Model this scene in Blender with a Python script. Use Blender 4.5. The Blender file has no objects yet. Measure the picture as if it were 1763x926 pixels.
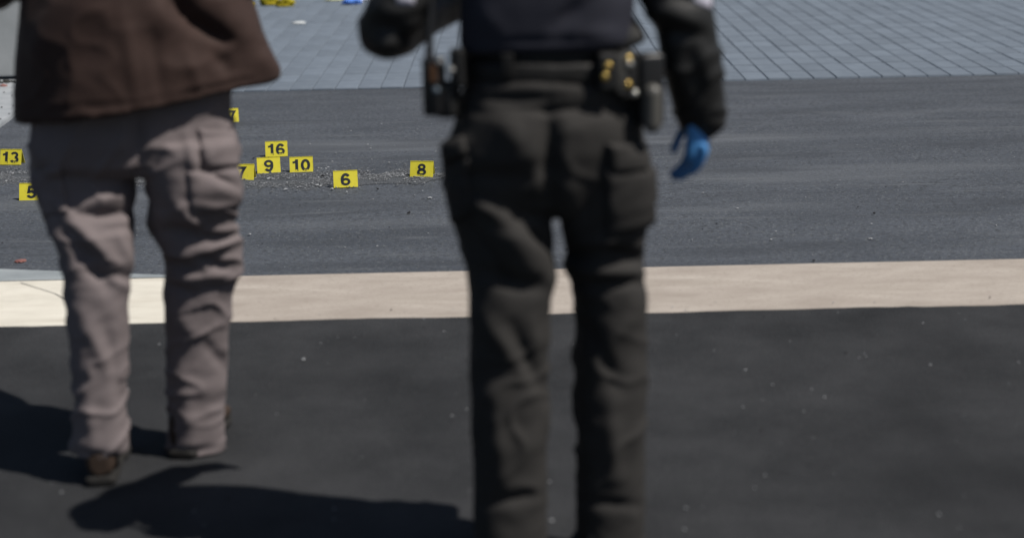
import bpy, bmesh, math, random
import numpy as np
from mathutils import Vector, Matrix, noise
from mathutils.bvhtree import BVHTree

random.seed(7)
R = math.radians
scene = bpy.context.scene
COL = scene.collection

# ------------------------------------------------------------------ camera
W, H, F = 1763.0, 926.0, 3000.0          # photograph size, focal length in its pixels
CAM = Vector((0, 0, 1.6))
PITCH, ROLL = math.atan(773 / F), R(1.26)
FWD = Vector((0, math.cos(PITCH), -math.sin(PITCH)))
U0 = Vector((0, math.sin(PITCH), math.cos(PITCH)))
X0 = Vector((1, 0, 0))
RIGHT = X0 * math.cos(ROLL) - U0 * math.sin(ROLL)
UP = X0 * math.sin(ROLL) + U0 * math.cos(ROLL)
cam_data = bpy.data.cameras.new('camera')
cam = bpy.data.objects.new('camera', cam_data)
COL.objects.link(cam)
m3 = Matrix((RIGHT, UP, -FWD)).transposed()
cam.matrix_world = Matrix.Translation(CAM) @ m3.to_4x4()
cam_data.sensor_width = 36.0
cam_data.lens = 36.0 * F / W
cam_data.clip_start, cam_data.clip_end = 0.05, 2000
cam_data.dof.use_dof = True
cam_data.dof.focus_distance = 7.9
cam_data.dof.aperture_fstop = 1.65
cam_data.dof.aperture_blades = 9
scene.camera = cam

# ------------------------------------------------------------------ light
SUN_AZ, SUN_EL = R(67), R(56)            # azimuth: to the right of straight behind the camera
SUN = Vector((math.sin(SUN_AZ) * math.cos(SUN_EL), -math.cos(SUN_AZ) * math.cos(SUN_EL), math.sin(SUN_EL)))
world = bpy.data.worlds.new('World')
scene.world = world
world.use_nodes = True
wn = world.node_tree.nodes
sky = wn.new('ShaderNodeTexSky')
sky.sky_type = 'NISHITA'
sky.sun_disc = False
sky.sun_elevation = SUN_EL
sky.sun_rotation = math.atan2(SUN.x, SUN.y)
wn['Background'].inputs['Strength'].default_value = 0.05
world.node_tree.links.new(sky.outputs[0], wn['Background'].inputs['Color'])
sd = bpy.data.lights.new('sun', 'SUN')
sd.energy, sd.angle, sd.color = 4.8, R(0.55), (1.0, 0.95, 0.88)
sun = bpy.data.objects.new('sun', sd)
COL.objects.link(sun)
sun.rotation_euler = SUN.to_track_quat('Z', 'Y').to_euler()
vs = scene.view_settings
vs.view_transform, vs.look, vs.exposure, vs.gamma = 'Standard', 'None', 0.0, 1.0
vs.use_curve_mapping = False
scene.cycles.use_denoising = True
scene.cycles.max_bounces = 6

# ------------------------------------------------------------------ helpers
def ray(px, py):
    return FWD * F + RIGHT * (px - W / 2) - UP * (py - H / 2)

def Q(px, py, y):
    """world point seen at a pixel of the photograph, in the upright plane Y = y"""
    d = ray(px, py)
    return CAM + d * (y / d.y)

def G(px, py, z=0.0):
    d = ray(px, py)
    return CAM + d * ((z - CAM.z) / d.z)

def project(co):
    d = co - np.array(CAM)
    w = d @ np.array(FWD)
    return d @ np.array(RIGHT) / w * F + W / 2, -(d @ np.array(UP)) / w * F + H / 2

def tag(o, label=None, cat=None, group=None, kind=None):
    for k, v in (('label', label), ('category', cat), ('group', group), ('kind', kind)):
        if v:
            o[k] = v
    return o

def link(name, me, mat=None, parent=None, smooth=False):
    o = bpy.data.objects.new(name, me)
    COL.objects.link(o)
    if mat and not me.materials:
        me.materials.append(mat)
    if smooth:
        me.polygons.foreach_set('use_smooth', [True] * len(me.polygons))
    if parent:
        o.parent = parent
        o.matrix_parent_inverse = Matrix.Translation(-parent.location)
    return o

def mesh(name, verts, faces):
    me = bpy.data.meshes.new(name)
    me.from_pydata([tuple(v) for v in verts], [], faces)
    me.update()
    return me

def empty(name, loc):
    o = bpy.data.objects.new(name, None)
    o.empty_display_size = 0.1
    o.location = loc
    COL.objects.link(o)
    return o

def bm_mesh(bm, name):
    bmesh.ops.recalc_face_normals(bm, faces=bm.faces)
    me = bpy.data.meshes.new(name)
    bm.to_mesh(me)
    bm.free()
    return me

def box_bm(size, bevel=0.0, seg=2, mtx=None):
    bm = bmesh.new()
    bmesh.ops.create_cube(bm, size=1.0)
    for v in bm.verts:
        v.co = Vector((v.co.x * size[0], v.co.y * size[1], v.co.z * size[2]))
    if bevel:
        bmesh.ops.bevel(bm, geom=list(bm.edges), offset=bevel, segments=seg, profile=0.6, affect='EDGES')
    if mtx:
        bmesh.ops.transform(bm, matrix=mtx, verts=bm.verts)
    return bm

# --- node materials
def mat(name, col, rough=0.8, spec=0.3, var=0.0, scale=8.0, col2=None, bump=0.0, bscale=200.0, metal=0.0,
        stretch=(1, 1, 1), coord='Object', sheen=0.0):
    m = bpy.data.materials.new(name)
    m.use_nodes = True
    nt = m.node_tree
    b = nt.nodes['Principled BSDF']
    b.inputs['Base Color'].default_value = (*col, 1)
    b.inputs['Roughness'].default_value = rough
    b.inputs['Specular IOR Level'].default_value = spec
    b.inputs['Metallic'].default_value = metal
    if sheen:
        b.inputs['Sheen Weight'].default_value = sheen
    tc = nt.nodes.new('ShaderNodeTexCoord')
    mp = nt.nodes.new('ShaderNodeMapping')
    mp.inputs['Scale'].default_value = stretch
    nt.links.new(tc.outputs[coord], mp.inputs[0])
    if var or col2:
        n = nt.nodes.new('ShaderNodeTexNoise')
        n.inputs['Scale'].default_value = scale
        n.inputs['Detail'].default_value = 8
        n.inputs['Roughness'].default_value = 0.65
        nt.links.new(mp.outputs[0], n.inputs['Vector'])
        r = nt.nodes.new('ShaderNodeValToRGB')
        c2 = col2 or tuple(min(1, c * (1 + var)) for c in col)
        c1 = col if col2 else tuple(c * (1 - var) for c in col)
        r.color_ramp.elements[0].position, r.color_ramp.elements[1].position = 0.32, 0.68
        r.color_ramp.elements[0].color, r.color_ramp.elements[1].color = (*c1, 1), (*c2, 1)
        nt.links.new(n.outputs['Fac'], r.inputs[0])
        nt.links.new(r.outputs[0], b.inputs['Base Color'])
    if bump:
        n2 = nt.nodes.new('ShaderNodeTexNoise')
        n2.inputs['Scale'].default_value = bscale
        n2.inputs['Detail'].default_value = 4
        nt.links.new(mp.outputs[0], n2.inputs['Vector'])
        bp = nt.nodes.new('ShaderNodeBump')
        bp.inputs['Strength'].default_value = bump
        bp.inputs['Distance'].default_value = 0.01
        nt.links.new(n2.outputs['Fac'], bp.inputs['Height'])
        nt.links.new(bp.outputs[0], b.inputs['Normal'])
    return m

def mix_noise(m, scale, c, lo, hi, stretch=(1, 1, 1), detail=6, fac=1.0):
    """lay a second noise-shaped colour over a material made by mat()"""
    nt = m.node_tree
    b = nt.nodes['Principled BSDF']
    src = b.inputs['Base Color'].links[0].from_socket
    tc = nt.nodes.new('ShaderNodeTexCoord')
    mp = nt.nodes.new('ShaderNodeMapping')
    mp.inputs['Scale'].default_value = stretch
    nt.links.new(tc.outputs['Object'], mp.inputs[0])
    n = nt.nodes.new('ShaderNodeTexNoise')
    n.inputs['Scale'].default_value = scale
    n.inputs['Detail'].default_value = detail
    nt.links.new(mp.outputs[0], n.inputs['Vector'])
    mr = nt.nodes.new('ShaderNodeMapRange')
    mr.inputs[1].default_value, mr.inputs[2].default_value = lo, hi
    mr.inputs[4].default_value = fac
    nt.links.new(n.outputs['Fac'], mr.inputs[0])
    mx = nt.nodes.new('ShaderNodeMix')
    mx.data_type = 'RGBA'
    nt.links.new(mr.outputs[0], mx.inputs['Factor'])
    nt.links.new(src, mx.inputs[6])
    mx.inputs[7].default_value = (*c, 1)
    nt.links.new(mx.outputs[2], b.inputs['Base Color'])
    return m

M = {}
M['asphalt'] = mat('asphalt', (0.054, 0.062, 0.076), 0.85, 0.25, col2=(0.084, 0.094, 0.112), scale=2.2, bump=0.55, bscale=160, stretch=(0.5, 1.3, 1))
mix_noise(M['asphalt'], 75, (0.036, 0.040, 0.046), 0.50, 0.64, (0.6, 1, 1), 4, 0.9)
mix_noise(M['asphalt'], 140, (0.19, 0.20, 0.205), 0.60, 0.72, (0.7, 1, 1), 2, 0.8)
mix_noise(M['asphalt'], 1.1, (0.135, 0.145, 0.16), 0.55, 0.75, (0.35, 1.6, 1), 10, 0.7)
mix_noise(M['asphalt'], 2.6, (0.042, 0.047, 0.056), 0.52, 0.70, (0.28, 1.5, 1), 12, 0.75)
mix_noise(M['asphalt'], 9, (0.12, 0.128, 0.14), 0.60, 0.74, (0.16, 1.7, 1), 8, 0.6)
M['added_street'] = mat('added_street_asphalt', (0.018, 0.019, 0.021), 0.85, 0.2, col2=(0.038, 0.039, 0.042), scale=2.4, bump=0.5, bscale=140)  # invented foreground surface, chosen dark so it bounces little light
mix_noise(M['added_street'], 170, (0.075, 0.076, 0.078), 0.60, 0.72, (1, 1, 1), 2, 0.7)
mix_noise(M['added_street'], 1.3, (0.012, 0.0125, 0.014), 0.5, 0.7, (1, .6, 1), 10, 0.7)
M['rubble'] = mat('rubble', (0.056, 0.062, 0.071), 0.95, 0.1, col2=(0.118, 0.126, 0.138), scale=110, bump=1.0, bscale=120)
M['pebble'] = mat('pebble', (0.05, 0.052, 0.056), 0.9, 0.2, col2=(0.215, 0.226, 0.242), scale=70)
M['chip_pale'] = mat('chip_pale', (0.27, 0.28, 0.295), 0.9, 0.2, var=0.3, scale=30)
M['chip_dark'] = mat('chip_dark', (0.02, 0.02, 0.022), 0.9, 0.2, var=0.3, scale=30)
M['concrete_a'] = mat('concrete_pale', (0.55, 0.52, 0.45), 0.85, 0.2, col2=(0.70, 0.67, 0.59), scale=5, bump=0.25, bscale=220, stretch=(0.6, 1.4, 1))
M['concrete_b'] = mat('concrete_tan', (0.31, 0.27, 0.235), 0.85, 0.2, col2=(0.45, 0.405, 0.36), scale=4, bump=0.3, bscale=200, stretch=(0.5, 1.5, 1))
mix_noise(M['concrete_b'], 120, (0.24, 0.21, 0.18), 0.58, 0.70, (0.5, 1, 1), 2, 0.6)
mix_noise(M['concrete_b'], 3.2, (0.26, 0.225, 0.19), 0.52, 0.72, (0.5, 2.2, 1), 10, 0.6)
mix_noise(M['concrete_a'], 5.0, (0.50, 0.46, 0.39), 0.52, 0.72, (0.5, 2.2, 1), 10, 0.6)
M['gutter'] = mat('gutter_concrete', (0.20, 0.225, 0.24), 0.85, 0.2, col2=(0.33, 0.36, 0.375), scale=4, bump=0.3, bscale=180, stretch=(0.6, 1.6, 1))
M['slab'] = mat('slab_concrete', (0.26, 0.28, 0.30), 0.85, 0.2, col2=(0.36, 0.38, 0.40), scale=6, bump=0.3, bscale=150)
M['wall'] = mat('wall_concrete', (0.34, 0.355, 0.36), 0.8, 0.2, col2=(0.42, 0.435, 0.44), scale=4, bump=0.15, bscale=120)
M['crack'] = mat('crack_dirt', (0.24, 0.235, 0.22), 0.95, 0.1, var=0.3, scale=40)
M['paver_joint'] = mat('paver_joint_sand', (0.098, 0.118, 0.145), 0.95, 0.1, var=0.3, scale=14)
M['joint'] = mat('joint_sand', (0.075, 0.082, 0.092), 0.95, 0.1, var=0.25, scale=30)
M['earth'] = mat('dark_debris', (0.03, 0.03, 0.028), 0.95, 0.1, var=0.4, scale=30)
PAV = []
for i, k in enumerate((0.93, 0.97, 1.0, 1.03, 1.07)):
    PAV.append(mat('paver_%d' % i, (0.125 * k, 0.152 * k, 0.188 * k), 0.8, 0.25, col2=(0.158 * k, 0.188 * k, 0.226 * k), scale=9, bump=0.25, bscale=150))
M['yellow'] = mat('yellow_plastic', (0.62, 0.545, 0.035), 0.5, 0.35, col2=(0.68, 0.60, 0.05), scale=25)
mix_noise(M['yellow'], 70, (0.40, 0.35, 0.05), 0.58, 0.72, (1, 1, 1), 5, 0.6)
M['digit'] = mat('digit_print', (0.012, 0.016, 0.024), 0.5, 0.4, col2=(0.02, 0.024, 0.032), scale=40)

# digits scuffed through to the yellow along their lower part
m_ = mat('digit_print_worn', (0.012, 0.016, 0.024), 0.5, 0.4, col2=(0.02, 0.024, 0.032), scale=40)
nt = m_.node_tree
bs = nt.nodes['Principled BSDF']
src = bs.inputs['Base Color'].links[0].from_socket
tc = nt.nodes.new('ShaderNodeTexCoord')
sp_ = nt.nodes.new('ShaderNodeSeparateXYZ')
nt.links.new(tc.outputs['Object'], sp_.inputs[0])
low = nt.nodes.new('ShaderNodeMapRange')
low.inputs[1].default_value, low.inputs[2].default_value, low.inputs[3].default_value, low.inputs[4].default_value = 0.012, 0.030, 0.17, -0.35
nt.links.new(sp_.outputs[2], low.inputs[0])
nz = nt.nodes.new('ShaderNodeTexNoise')
nz.inputs['Scale'].default_value = 190
nt.links.new(tc.outputs['Object'], nz.inputs['Vector'])
ad = nt.nodes.new('ShaderNodeMath')
nt.links.new(nz.outputs['Fac'], ad.inputs[0])
nt.links.new(low.outputs[0], ad.inputs[1])
gt = nt.nodes.new('ShaderNodeMath')
gt.operation = 'GREATER_THAN'
gt.inputs[1].default_value = 0.68
nt.links.new(ad.outputs[0], gt.inputs[0])
mx = nt.nodes.new('ShaderNodeMix')
mx.data_type = 'RGBA'
nt.links.new(gt.outputs[0], mx.inputs['Factor'])
nt.links.new(src, mx.inputs[6])
mx.inputs[7].default_value = (0.62, 0.545, 0.04, 1)
nt.links.new(mx.outputs[2], bs.inputs['Base Color'])
M['digit_worn'] = m_

# ------------------------------------------------------------------ the setting
def quad_sheet(name, x0, x1, y0, y1, z, material):
    return tag(link(name, mesh(name, [(x0, y0, z), (x1, y0, z), (x1, y1, z), (x0, y1, z)], [(0, 1, 2, 3)]), material), kind='structure')

Y_NEAR = G(600, 470).y                    # pavement / asphalt
Y_FAR = G(600, 151.5).y                   # asphalt / block paving
quad_sheet('ground', -300, 300, -100, 600, -0.06, M['joint'])
# asphalt as a fine, slightly uneven sheet
bm = bmesh.new()
NX, NY = 150, 60
xa, xb = -9.0, 9.0
grid = [[bm.verts.new((xa + (xb - xa) * i / NX, Y_NEAR - 0.02 + (Y_FAR + 0.01 - Y_NEAR + 0.02) * j / NY, 0)) for i in range(NX + 1)] for j in range(NY + 1)]
for row in grid:
    for v in row:
        edge = min(1, (Y_FAR - v.co.y) / 0.3, (v.co.y - Y_NEAR) / 0.3)
        v.co.z = -0.012 + max(0, edge) * 0.009 * noise.noise((v.co.x * 1.1, v.co.y * 1.4, 3.1))
for j in range(NY):
    for i in range(NX):
        bm.faces.new((grid[j][i], grid[j][i + 1], grid[j + 1][i + 1], grid[j + 1][i]))
tag(link('asphalt_road', bm_mesh(bm, 'asphalt_road'), M['asphalt'], smooth=True), kind='structure')

# near pavement: cast slabs with recessed joints
walk = quad_sheet('pavement', -9, 9, Y_NEAR - 0.64, Y_NEAR - 0.003, -0.030, M['joint'])
vv = [(-14, -12, -0.001), (14, -12, -0.001)]
for k in range(500):
    x = 14 - 28 * k / 499
    vv.append((x, Y_NEAR - 0.618 + .016 * noise.noise((x * 3, 0, 0)) + .010 * noise.noise((x * 14, 1, 0)), 0.0015))
tag(link('added_street', mesh('added_street', vv, [tuple(range(len(vv)))]), M['added_street']), kind='structure')  # added unseen ground, dark to cut the bounce light on the figures
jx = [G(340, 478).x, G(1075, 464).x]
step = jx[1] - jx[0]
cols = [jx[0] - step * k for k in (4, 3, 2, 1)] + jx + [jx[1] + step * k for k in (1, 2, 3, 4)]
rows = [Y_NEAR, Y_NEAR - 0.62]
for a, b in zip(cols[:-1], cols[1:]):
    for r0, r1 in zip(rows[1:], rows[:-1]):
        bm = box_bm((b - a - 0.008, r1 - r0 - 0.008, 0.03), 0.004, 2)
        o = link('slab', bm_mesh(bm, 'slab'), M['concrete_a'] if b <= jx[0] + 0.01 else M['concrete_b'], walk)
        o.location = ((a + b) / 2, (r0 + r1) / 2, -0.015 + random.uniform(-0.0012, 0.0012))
# hairline crack across the pale slab
cp = [G(-30, 470), G(8, 481), G(36, 487), G(62, 495), G(96, 506), G(120, 520), G(170, 552)]
cp = [p for p in cp if p.y < Y_NEAR - 0.01]
vv, ff = [], []
for i, p in enumerate(cp):
    w_ = 0.0012 + 0.001 * random.random()
    vv += [(p.x - w_, p.y - w_, 0.0024), (p.x + w_, p.y + w_, 0.0024)]
    if i:
        ff.append((2 * i - 2, 2 * i - 1, 2 * i + 1, 2 * i))
link('crack', mesh('crack', vv, ff), M['crack'], walk)

# tapering gutter strip between the asphalt and the pale slab
top = [(-500, 444), (-120, 458), (0, 462), (110, 466), (220, 470), (320, 473.5), (430, 474)]
vv, ff = [], []
for i, (px, py) in enumerate(top):
    p = G(px, py)
    vv += [(p.x, Y_NEAR - 0.001, -0.0005), (p.x, max(p.y, Y_NEAR + 0.002), -0.0015)]
    if i:
        ff.append((2 * i - 2, 2 * i, 2 * i + 1, 2 * i - 1))
gut = tag(link('gutter', mesh('gutter', vv, ff), M['gutter']), kind='structure')
# block paving beyond the asphalt, stack bond
paving = quad_sheet('block_paving', -14, 14, Y_FAR, 22, -0.011, M['paver_joint'])
PW, PL, GAP = 0.1426, 0.312, 0.0052
ph = G(499, 152).x
bmp = box_bm((PW - GAP, PL - GAP * 2.2, 0.03), 0.004, 1)
pme = bm_mesh(bmp, 'paver')
pmes = []
for m_ in PAV:
    q = pme.copy()
    q.materials.append(m_)
    pmes.append(q)
cells = []
for j in range(32):
    yc = Y_FAR + 0.003 + PL * (j + 0.5)
    for i in range(-70, 80):
        xc = ph + PW * (i + 0.5)
        if abs(xc) < 0.34 * yc + 0.6:
            px, py = project(np.array([[xc, yc, 0.0]]))
            cells.append((px[0], py[0], xc, yc))
seen = [c for c in cells if 415 < c[0] < 745 and -12 < c[1] < 160]
rest = [c for c in cells if c not in seen]
rest.sort(key=lambda c: (abs(c[0] - 580) > 620, -c[1]))
extra = rest[:max(0, 300 - len(seen))] if len(seen) < 300 else []
one = seen[:300] + extra
onekey = set((c[2], c[3]) for c in one)
for (px, py, xc, yc) in one:
    o = link('paver', random.choice(pmes), None, paving)
    o.location = (xc + random.uniform(-.001, .001), yc, -0.0165 + random.uniform(-0.0015, 0.0015))
    o.rotation_euler = (random.uniform(-.004, .004), random.uniform(-.006, .006), random.uniform(-.004, .004))
vv, ff, mi = [], [], []
h = (PW - GAP) / 2, (PL - GAP * 2.2) / 2
for (px, py, xc, yc) in cells:
    if (xc, yc) in onekey:
        continue
    z = -0.0015 + random.uniform(-0.0015, 0.0015)
    n = len(vv)
    for zz, k in ((-0.014, 1.0), (z, 0.97)):
        vv += [(xc - h[0] * k, yc - h[1] * k, zz), (xc + h[0] * k, yc - h[1] * k, zz), (xc + h[0] * k, yc + h[1] * k, zz), (xc - h[0] * k, yc + h[1] * k, zz)]
    ff += [(n + 4, n + 5, n + 6, n + 7)] + [(n + a, n + (a + 1) % 4, n + 4 + (a + 1) % 4, n + 4 + a) for a in range(4)]
    mi += [random.randrange(5)] * 5
me = mesh('paver_field', vv, ff)
for m_ in PAV:
    me.materials.append(m_)
me.polygons.foreach_set('material_index', mi)
tag(link('paver_field', me, None, paving), kind='stuff')

# concrete corner slab with the low wall standing on it, far left
c = [G(-420, 142), G(-420, 240), G(-160, 240), G(0, 216), G(36, 190), G(98, 158), G(104, 138)]
bm = bmesh.new()
lo = [bm.verts.new((p.x, p.y, -0.03)) for p in c]
hi = [bm.verts.new((p.x, p.y, 0.012)) for p in c]
bm.faces.new(hi)
for i in range(len(c)):
    k = (i + 1) % len(c)
    bm.faces.new((lo[i], lo[k], hi[k], hi[i]))
bmesh.ops.bevel(bm, geom=[e for e in bm.edges if e.verts[0].co.z > 0 and e.verts[1].co.z > 0], offset=0.006, segments=2, affect='EDGES')
tag(link('corner_slab', bm_mesh(bm, 'corner_slab'), M['slab']), kind='structure')
yw = G(10, 141).y
xw0, xw1 = G(-430, 135).x, G(100, 141).x
wall = empty('concrete_wall', ((xw0 + xw1) / 2, yw + 0.15, 0.012))
tag(wall, 'low smooth grey concrete wall at the far left behind the brown jacket', 'wall')
bm = box_bm((xw1 - xw0, 0.30, 0.78), 0.012, 3, Matrix.Translation((0, 0, 0.39 + 0.022)))
o = link('wall_face', bm_mesh(bm, 'wall_face'), M['wall'], wall)
o.matrix_parent_inverse = Matrix()
bm = box_bm((xw1 - xw0 + 0.06, 0.37, 0.07), 0.01, 2, Matrix.Translation((0, 0, 0.84)))
o = link('coping', bm_mesh(bm, 'coping'), M['slab'], wall)
o.matrix_parent_inverse = Matrix()

# ------------------------------------------------------------------ loose material
def pebble_field(name, spots, material, kind='stuff'):
    vv, ff = [], []
    base = [(1, 0, 0), (-1, 0, 0), (0, 1, 0), (0, -1, 0), (0, 0, 1), (0, 0, -.6), (.7, .7, .35), (-.7, .6, .4), (.6, -.7, .45), (-.7, -.7, .3)]
    tri = None
    bm = bmesh.new()
    for b in base:
        bm.verts.new(b)
    r = bmesh.ops.convex_hull(bm, input=bm.verts)
    bm.verts.index_update()
    tri = [tuple(v.index for v in f.verts) for f in bm.faces]
    bv = [v.co.copy() for v in bm.verts]
    bm.free()
    for (x, y, z, s) in spots:
        n = len(vv)
        a = random.uniform(0, 6.28)
        ca, sa = math.cos(a), math.sin(a)
        sx, sy, sz = s * random.uniform(.7, 1.3), s * random.uniform(.6, 1.1), s * random.uniform(.4, .8)
        for v in bv:
            k = random.uniform(.8, 1.15)
            X, Y = v.x * sx * k, v.y * sy * k
            vv.append((x + X * ca - Y * sa, y + X * sa + Y * ca, z + v.z * sz * k))
        ff += [tuple(n + i for i in t) for t in tri]
    return tag(link(name, mesh(name, vv, ff), material), kind=kind)

line = [(-40, 306), (20, 306), (120, 306), (240, 306), (350, 309), (430, 312), (520, 311), (620, 306), (700, 302), (760, 300), (815, 299)]
def band_y(px):
    for (a, ya), (b, yb) in zip(line[:-1], line[1:]):
        if a <= px <= b:
            return ya + (yb - ya) * (px - a) / (b - a)
    return line[-1][1]
spots_a, spots_b = [], []
for k in range(21000):
    px = random.uniform(-40, 812)
    w_ = 19 * (1 if px < 720 else max(.25, (815 - px) / 95)) * (0.75 + 0.5 * noise.noise((px * .013, 2.2, 0)))
    py = band_y(px) + random.gauss(0, 0.55) * w_
    if noise.noise((px * .03, py * .11, 5.0)) < -0.28:
        continue
    p = G(px, py, -0.012)
    s = min(0.0075, 0.0021 * math.exp(random.gauss(0, 0.55)))
    (spots_a if random.random() < .90 else spots_b).append((p.x, p.y, -0.0075 + s * .3, s))
pebble_field('gravel', spots_a, M['pebble'])
tag(bpy.data.objects['gravel'], label='loose grey gravel strewn in a band along the numbered markers', cat='gravel')
chips, darks = spots_b, []
for k in range(620):
    px, py = random.uniform(-60, 1800), 175 + 290 * random.random() ** .8
    near = abs(py - 306) < 60 and px < 850
    if not near and random.random() < .55:
        continue
    p = G(px, py, -0.012)
    s = min(0.012, 0.0028 * math.exp(random.gauss(0, 0.5)))
    (darks if random.random() < .35 else chips).append((p.x, p.y, -0.009 + s * .3, s))
for px, py, s in ((1015 / 5.79 + 380, 305, .012), (330 / 5.79 + 380, 274, .008), (525 / 5.79 + 560, 328, .008), (835 / 5.79 + 560, 369, .010), (705, 367, .006)):
    p = G(px, py, -0.012)
    darks.append((p.x, p.y, -0.006, s))
for px, py, s in ((740, 343, .010), (565, 290, .008), (572, 327, .008), (597, 333, .008), (546, 321, .010), (492, 328, .009), (463, 310, .011), (693, 305, .012), (670, 282, .007), (633, 251, .006)):
    p = G(px, py, -0.012)
    chips.append((p.x, p.y, -0.006, s))
for k in range(420):
    x, y = random.uniform(-2.2, 2.2), random.uniform(2.6, Y_NEAR - .5)
    s = min(0.008, 0.0024 * math.exp(random.gauss(0, 0.5)))
    (darks if random.random() < .4 else chips).append((x, y, .0015 + s * .3, s))
tag(pebble_field('stone_chips', chips, M['chip_pale']), label='scattered pale stone chips lying over the dark asphalt', cat='stone chips')
tag(pebble_field('dark_crumbs', darks, M['chip_dark']), label='scattered black asphalt crumbs lying over the road', cat='crumbs')
# crumbled bed under the gravel
vv, ff = [], []
NB, NW = 240, 8
for i in range(NB + 1):
    px = -60 + 880 * i / NB
    cy = band_y(max(-40, px))
    w_ = 13 * (0.8 + 0.6 * noise.noise((px * .02, 9.1, 0)) + .25 * noise.noise((px * .09, 1.1, 0))) * (1 if px < 700 else max(0.02, (820 - px) / 120))
    for j in range(NW + 1):
        t = 2 * j / NW - 1
        py = cy + t * w_ + 1.2 * noise.noise((px * .11, j * .8, 4))
        p = G(px, py, -0.006)
        e = 1 - t * t
        vv.append((p.x, p.y, -0.0125 + e * (0.0045 + 0.002 * noise.noise((p.x * 14, p.y * 14, 1)))))
        if i and j:
            n = len(vv) - 1
            ff.append((n - 1, n, n - NW - 1, n - NW - 2))
tag(link('rubble_bed', mesh('rubble_bed', vv, ff), M['rubble']), kind='structure')
# dark debris along the foot of the wall
sp = []
for k in range(170):
    px = random.uniform(-60, 110)
    p = G(px, 141 + random.gauss(0.5, 1.2), 0.012)
    sp.append((p.x, min(p.y, yw - 0.004), 0.016, random.uniform(.006, .016)))
tag(pebble_field('wall_debris', sp, M['earth']), label='dark leaf debris gathered along the foot of the grey wall', cat='debris')
sp = []
for px, py in ((7, 160), (22, 166), (3, 186), (24, 183), (16, 197), (-8, 172), (1, 206)):
    p = G(px, py, 0.012)
    sp.append((p.x, p.y, 0.015, random.uniform(.005, .009)))
tag(pebble_field('slab_specks', sp, M['chip_dark']), label='few dark specks of grit on the pale corner slab', cat='grit')

# ------------------------------------------------------------------ numbered markers
def ribbon(pts, w, closed=False, z=0.0):
    """flat stroke of even width along a line, corners mitred"""
    P = [Vector((x, y)) for x, y in pts]
    n = len(P)
    vv, ff = [], []
    for i, p in enumerate(P):
        a = P[(i - 1) % n] if closed or i else None
        b = P[(i + 1) % n] if closed or i < n - 1 else None
        d1 = (p - a).normalized() if a is not None else (b - p).normalized()
        d2 = (b - p).normalized() if b is not None else d1
        n1, n2 = Vector((-d1.y, d1.x)), Vector((-d2.y, d2.x))
        m = (n1 + n2).normalized()
        k = w / 2 / max(.5, m.dot(n1))
        vv += [(p.x + m.x * k, p.y + m.y * k, z), (p.x - m.x * k, p.y - m.y * k, z)]
    for i in range(n if closed else n - 1):
        k = (i + 1) % n
        ff.append((2 * i, 2 * i + 1, 2 * k + 1, 2 * k))
    return vv, ff

def arc(cx, cy, rx, ry, a0, a1, n=16):
    return [(cx + rx * math.cos(R(a0 + (a1 - a0) * k / n)), cy + ry * math.sin(R(a0 + (a1 - a0) * k / n))) for k in range(n + 1)]

def glyph(ch):
    t = .215
    six = [(arc(0, .315, .25, .215, 0, 360, 22)[:-1], t * .92, True), (arc(0.01, .49, .26, .41, 38, 172, 12) + [(-.25, .36)], t, False)]
    g = {
        '0': [(arc(0, .5, .25, .40, 0, 360, 24)[:-1], t, True)],
        '1': [([(.10, 0), (.10, 1)], t * 1.05, False), ([(.02, .80), (-.20, .73)], t * .8, False)],
        '3': [(arc(-.01, .71, .23, .19, 160, -80), t * .9, False), (arc(0, .30, .26, .205, 82, -165), t * .95, False)],
        '5': [([(.25, .905), (-.13, .905), (-.2, .50)] + arc(0, .325, .25, .225, 128, -165), t * .92, False)],
        '6': six,
        '7': [([(-.27, .90), (.24, .90), (.09, .62), (-.03, .30), (-.07, 0)], t, False)],
        '8': [(arc(0, .725, .205, .18, 0, 360, 20)[:-1], t * .88, True), (arc(0, .30, .25, .205, 0, 360, 22)[:-1], t * .92, True)],
        '9': [([(-x, 1 - y) for x, y in p], w, c) for p, w, c in six],
    }
    return g[ch]

def digit_mesh(txt, hgt):
    vv, ff = [], []
    x = 0.0
    for k, ch in enumerate(txt):
        hw = .24 if ch == '1' else .355
        x += hw if k else 0
        for q, (pts, w, c) in enumerate(glyph(ch)):
            v, f = ribbon(pts, w, c, .004 * q)
            n = len(vv)
            vv += [(a + x, b, z) for a, b, z in v]
            ff += [tuple(i + n for i in t) for t in f]
        x += hw + .17
    xs = [v[0] for v in vv]
    cx = (min(xs) + max(xs)) / 2
    return mesh('number', [((a - cx) * hgt * 1.1, (b - .5) * hgt, z * hgt) for a, b, z in vv], ff)

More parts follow.
